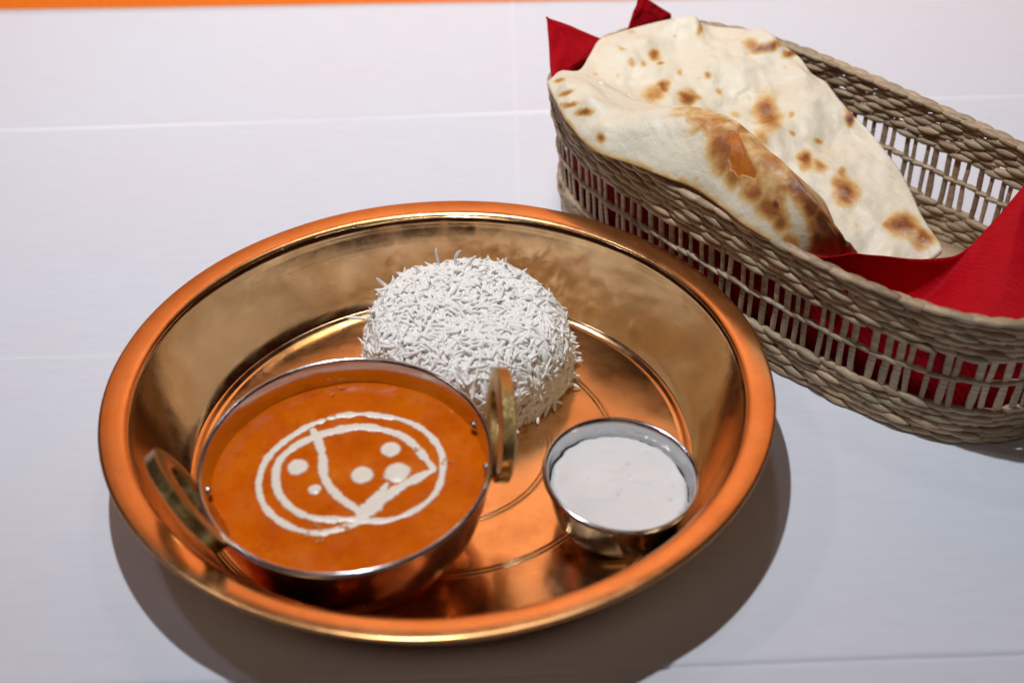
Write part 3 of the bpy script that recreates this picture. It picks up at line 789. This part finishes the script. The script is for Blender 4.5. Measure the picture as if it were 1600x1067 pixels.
FLAP_SPOTS = [(885, 145, .0055, .0025, -20, .48), (890, 163, .0050, .0022, -10, .48), (915, 174, .0060, .0028, 5, .62), (875, 126, .0045, .0020, -20, .45), (938, 216, .0042, .0034, 30, .62), (1085, 172, .0160, .0032, -8, .38), (1060, 180, .012, .003, 0, .2),
              (1110, 195, .0160, .0050, -20, .36), (1128, 225, .0085, .0120, 25, .55), (1140, 250, .0085, .0110, 20, .55), (1180, 225, .0140, .0080, -35, .50), (1205, 250, .0120, .0090, -45, .50), (1165, 200, .0140, .0045, -25, .52), (1130, 205, .0100, .0050, 0, .5),
              (1145, 280, .0050, .0070, 0, .55), (1180, 300, .0065, .0080, -30, .60), (1205, 325, .0075, .0080, -30, .62), (1220, 350, .0050, .0070, -30, .58), (1235, 375, .0040, .0050, 0, .42),
              (1245, 290, .0070, .0100, -40, .72), (1265, 320, .0060, .0120, -40, .80), (1290, 350, .0060, .0110, -35, .85), (1310, 378, .0060, .0080, -30, .85), (1278, 375, .0045, .0060, 0, .75), (1290, 395, .0070, .0040, 0, .65), (1250, 275, .006, .008, -40, .68), (1213, 318, .0012, .0040, 5, .95)]
ZONE_PX = [(1068, 171), (1105, 172), (1146, 186), (1192, 222), (1238, 262), (1282, 318), (1320, 362), (1340, 398), (1300, 406), (1262, 392), (1268, 372), (1258, 350), (1246, 322), (1236, 300), (1226, 302), (1228, 330), (1238, 362), (1228, 366), (1210, 345), (1186, 318), (1160, 292), (1138, 292), (1127, 262), (1116, 232), (1104, 212), (1088, 196)]
TEAR_PX = [(1135, 203), (1152, 205), (1158, 219), (1165, 232), (1171, 247), (1182, 267), (1179, 277), (1164, 272), (1151, 274), (1141, 264), (1137, 246), (1140, 228)]
_rs = random.Random(11)
for _ in range(46): BACK_SPOTS.append((_rs.uniform(930, 1440), _rs.uniform(45, 380), _rs.uniform(.0010, .0030), _rs.uniform(.0010, .0030), 0, _rs.uniform(.10, .24)))
for _ in range(16): FLAP_SPOTS.append((_rs.uniform(900, 1200), _rs.uniform(180, 330), _rs.uniform(.0010, .0028), _rs.uniform(.0010, .0022), 0, _rs.uniform(.08, .20)))
def inside_poly(x, y, P):
    c = False; j = len(P) - 1
    for i in range(len(P)):
        if (P[i][1] > y) != (P[j][1] > y) and x < (P[j][0] - P[i][0]) * (y - P[i][1]) / (P[j][1] - P[i][1]) + P[i][0]: c = not c
        j = i
    return c
def paint(o, V, spots, tear=None):
    A = np.array([tuple(v) for v in V]); C = np.array(CAM); D = A - C
    wz = D @ np.array(FW); X = 800 + FPX * (D @ np.array(RT)) / wz; Y = 533.5 - FPX * (D @ np.array(UP)) / wz
    br = np.zeros(len(A)); te = np.zeros(len(A))
    warp = np.array([[0.0022 * nz(a[0] * 110, a[1] * 110, 1) + 0.0007 * nz(a[0] * 330, a[1] * 330, 1), 0.0022 * nz(a[0] * 110, a[1] * 110, 9) + 0.0007 * nz(a[0] * 330, a[1] * 330, 9)] for a in A])
    for (px, py, ra, rb, ang, s) in spots:
        q2 = (X - px) ** 2 + (Y - py) ** 2; k = int(np.argmin(q2)); c0 = A[k]
        if q2[k] > 400: continue
        # local tangent directions: image right and image down as seen on the surface
        d = A - c0; u = d @ np.array(RT) + warp[:, 0]; vv = -(d @ np.array(UP)) + warp[:, 1]
        an = math.radians(ang); uu = u * math.cos(an) + vv * math.sin(an); v2 = -u * math.sin(an) + vv * math.cos(an)
        r = np.sqrt((uu / ra) ** 2 + (v2 / rb) ** 2)
        val = s * (1 - np.clip((r - 0.30) / 1.05, 0, 1)) ** 1.5 * (np.linalg.norm(d, axis=1) < 4 * max(ra, rb))
        val = val + 0.22 * s * np.clip(1 - r / 0.62, 0, 1)
        br = np.maximum(br, val) + 0.15 * np.minimum(br, val)
    if tear:
        for i in range(len(A)):
            x, y = X[i] + warp[i, 0] * 4200, Y[i] + warp[i, 1] * 4200
            if 1050 < x < 1345 and 160 < y < 410:
                k = sum(inside_poly(x + dx, y + dy, ZONE_PX) for dx, dy in ((0, 0), (5, 0), (-5, 0), (0, 5), (0, -5), (9, 4), (-9, -4), (4, -9), (-4, 9))) / 9
                br[i] = max(br[i], k * (0.43 + 0.32 * sstep(1225, 1290, X[i]) + 0.22 * nz(A[i][0] * 90, A[i][1] * 90, 21) + 0.15 * nz(A[i][0] * 300, A[i][1] * 300, 25)))
        for i in range(len(A)):
            if abs(X[i] - 1158) < 40 and abs(Y[i] - 240) < 50 and inside_poly(X[i] + warp[i, 0] * 1500, Y[i] + warp[i, 1] * 1500, TEAR_PX): te[i] = 1
    for nm, arr in (('brown', br), ('tear', te)):
        at_ = o.data.attributes.new(nm, 'FLOAT', 'POINT'); at_.data.foreach_set('value', arr)
    return te

def build_naan():
    root = empty('naan_bread', (BKX, BKY, 0.0))
    tag(root, 'charred naan flatbread folded over and resting in the woven basket', 'bread')
    inv = Vector((BKX, BKY, 0))
    # back sheet: outline pixel + height above the table
    O = [(858, 127, .083), (876, 111, .083), (905, 110, .081), (921, 87, .081), (936, 63, .084), (961, 53, .085), (1009, 39, .086), (1054, 29, .088), (1085, 26, .090), (1096, 36, .087), (1121, 42, .085), (1172, 47, .086), (1203, 59, .085), (1247, 88, .083), (1267, 114, .080), (1290, 129, .078), (1308, 152, .077), (1331, 178, .074), (1354, 201, .071), (1383, 236, .067), (1412, 277, .062), (1441, 338, .057), (1470, 384, .053), (1462, 400, .050), (1420, 420, .046), (1340, 425, .045),
         (1250, 380, .055), (1180, 310, .062), (1100, 262, .068), (1000, 236, .074), (930, 215, .079), (890, 180, .081), (866, 148, .082)]
    P = [at(*o) for o in O]; P.append(P[0]); n = 300; ring = sm([tuple(p) for p in P], n + 1)[:-1]
    c = np.array(tuple(at(1140, 195, .074))); nr = 70; V = []
    soft = np.array(ring)
    for _ in range(160): soft = 0.5 * soft + 0.25 * (np.roll(soft, 1, 0) + np.roll(soft, -1, 0))
    for i in range(n):
        for j in range(nr):
            t = j / (nr - 1); p = c + ((soft[i] + (ring[i] - soft[i]) * sstep(0.5, 1.0, t)) - c) * (t ** 0.9 * 0.999 + 0.001)
            x, y = p[0], p[1]; edge = sstep(1.0, 0.90, t)
            z = p[2] + edge * (0.0040 * nz(x * 34, y * 34, 3) + 0.0022 * nz(x * 75, y * 75, 7) + 0.0008 * nz(x * 180, y * 180, 5))
            z += -0.0040 * (1 - t) ** 1.0
            for (px, py, r, h) in BUMPS:
                d2 = (x - px) ** 2 + (y - py) ** 2
                if d2 < 9 * r * r: z += 1.0 * h * math.exp(-d2 / (r * r)) * min(1, edge * 1.5)
            V.append(Vector((x, y, z)))
    F = grid_faces(n, nr, True)
    o = new_mesh('bread_sheet', [v - inv for v in V], F, NAAN, root)
    paint(o, V, BACK_SPOTS)
    s = o.modifiers.new('thickness', 'SOLIDIFY'); s.thickness = 0.0020; s.offset = -1
    # front flap folded up against the near rim
    L = [(854, 129, .083), (870, 160, .083), (888, 191, .082), (930, 234, .081), (986, 254, .081), (1043, 276, .0815), (1085, 292, .081), (1128, 322, .080), (1165, 351, .079), (1212, 378, .076), (1248, 400, .070), (1284, 418, .063), (1312, 428, .057)]
    Rg = [(868, 117, .086), (905, 122, .088), (945, 150, .088), (985, 172, .090), (1025, 171, .094), (1065, 168, .099), (1105, 174, .103), (1146, 187, .105), (1192, 226, .105), (1235, 264, .104), (1279, 318, .097), (1316, 362, .086), (1335, 396, .071)]
    n = 300; Ls = sm([tuple(at(*q)) for q in L], n); Rs = sm([tuple(at(*q)) for q in Rg], n); m = 96; V = []
    for i in range(n):
        a = Vector(Ls[i]); b = Vector(Rs[i]); s_ = i / (n - 1)
        back = (Vector((0.743, 0.669, 0)) * 0.030 * sstep(0.05, 0.45, s_) + Vector((0.35, 0.5, 0)) * 0.010)
        back = back * (1 - 0.85 * sstep(0.72, 1.0, s_))
        low = b + back; low.z = b.z - 0.003 - 0.034 * sstep(0.15, 0.6, s_) * (1 - 0.5 * sstep(0.8, 1.0, s_))
        bul = 0.012 * math.sin(math.pi * min(1, s_ * 1.02)) * 1.0
        for j in range(m):
            t = j / (m - 1)
            if t < 0.74:
                k = t / 0.74; p = a.lerp(b, k); p.z += bul * math.sin(math.pi * k) * 0.9
                # soften the ridge
            else:
                k = (t - 0.74) / 0.26; p = b.lerp(low, k ** 1.3)
            e = min(1, t / 0.06, (1 - s_) / 0.04, s_ / 0.04)
            amp = 0.35 + 0.65 * sstep(0.0, 0.3, t)
            p.z += e * amp * (0.0024 * nz(p.x * 40, p.y * 40, 13) + 0.0012 * nz(p.x * 95, p.y * 95, 17))
            p.z -= 0.0012 * (1 - min(1, t / 0.05)) 
            for (px, py, r, h) in CRIMPS:
                d2 = (p.x - px) ** 2 + (p.y - py) ** 2
                if d2 < 9 * r * r: p.z += 1.5 * h * math.exp(-d2 / (r * r)) * e
            V.append(p)
    # smooth the sheet a little so that the ridge is rounded
    A = np.array([tuple(v) for v in V]).reshape(n, m, 3)
    for _ in range(6):
        A[:, 1:-1] = 0.5 * A[:, 1:-1] + 0.25 * (A[:, :-2] + A[:, 2:]); A[1:-1] = 0.5 * A[1:-1] + 0.25 * (A[:-2] + A[2:])
    V = [Vector(v) for v in A.reshape(-1, 3)]
    o = new_mesh('folded_flap', [v - inv for v in V], grid_faces(n, m), NAAN, root)
    te = paint(o, V, FLAP_SPOTS, True)
    ba = o.data.attributes['brown']; vals = np.zeros(len(V)); ba.data.foreach_get('value', vals); vals = vals.reshape(n, m)
    for i in range(n):
        for j in range(5): vals[i, j] = max(vals[i, j], (0.34 + 0.25 * nz(i * 0.09, 3)) * (1 - j / 5))
    ba.data.foreach_set('value', vals.reshape(-1))
    me = o.data
    for i in np.nonzero(te)[0]: me.vertices[int(i)].co.z -= 0.0016
    s = o.modifiers.new('thickness', 'SOLIDIFY'); s.thickness = 0.0018; s.offset = -1
BUMPS = []
for (px, py, r, h) in ((1065, 60, .011, .0045), (1092, 45, .007, .0035), (1190, 85, .012, .0055), (1215, 75, .009, .0035), (1198, 190, .013, .0025), (1045, 150, .013, .0050), (1075, 150, .008, .0020), (1150, 110, .013, .0030), (1100, 95, .010, .0022), (1320, 300, .013, .0040), (1260, 250, .010, .0025), (1010, 90, .010, .0020), (960, 100, .012, .0025), (1340, 230, .010, -.003), (1413, 350, .012, .0035), (1290, 190, .014, -.0025), (1380, 310, .012, -.0025), (940, 150, .006, .0045), (905, 135, .006, .003)):
    q = at(px, py, .078); BUMPS.append((q.x, q.y, r, h))
CRIMPS = []
for (px, py, r, h) in ((882, 143, .0035, .0022), (888, 163, .0035, .0022), (917, 178, .0050, .0035), (938, 212, .0045, .0022), (935, 185, .006, .002), (876, 127, .003, .0016)):
    q = at(px, py, .085); CRIMPS.append((q.x, q.y, r, h))
build_naan()
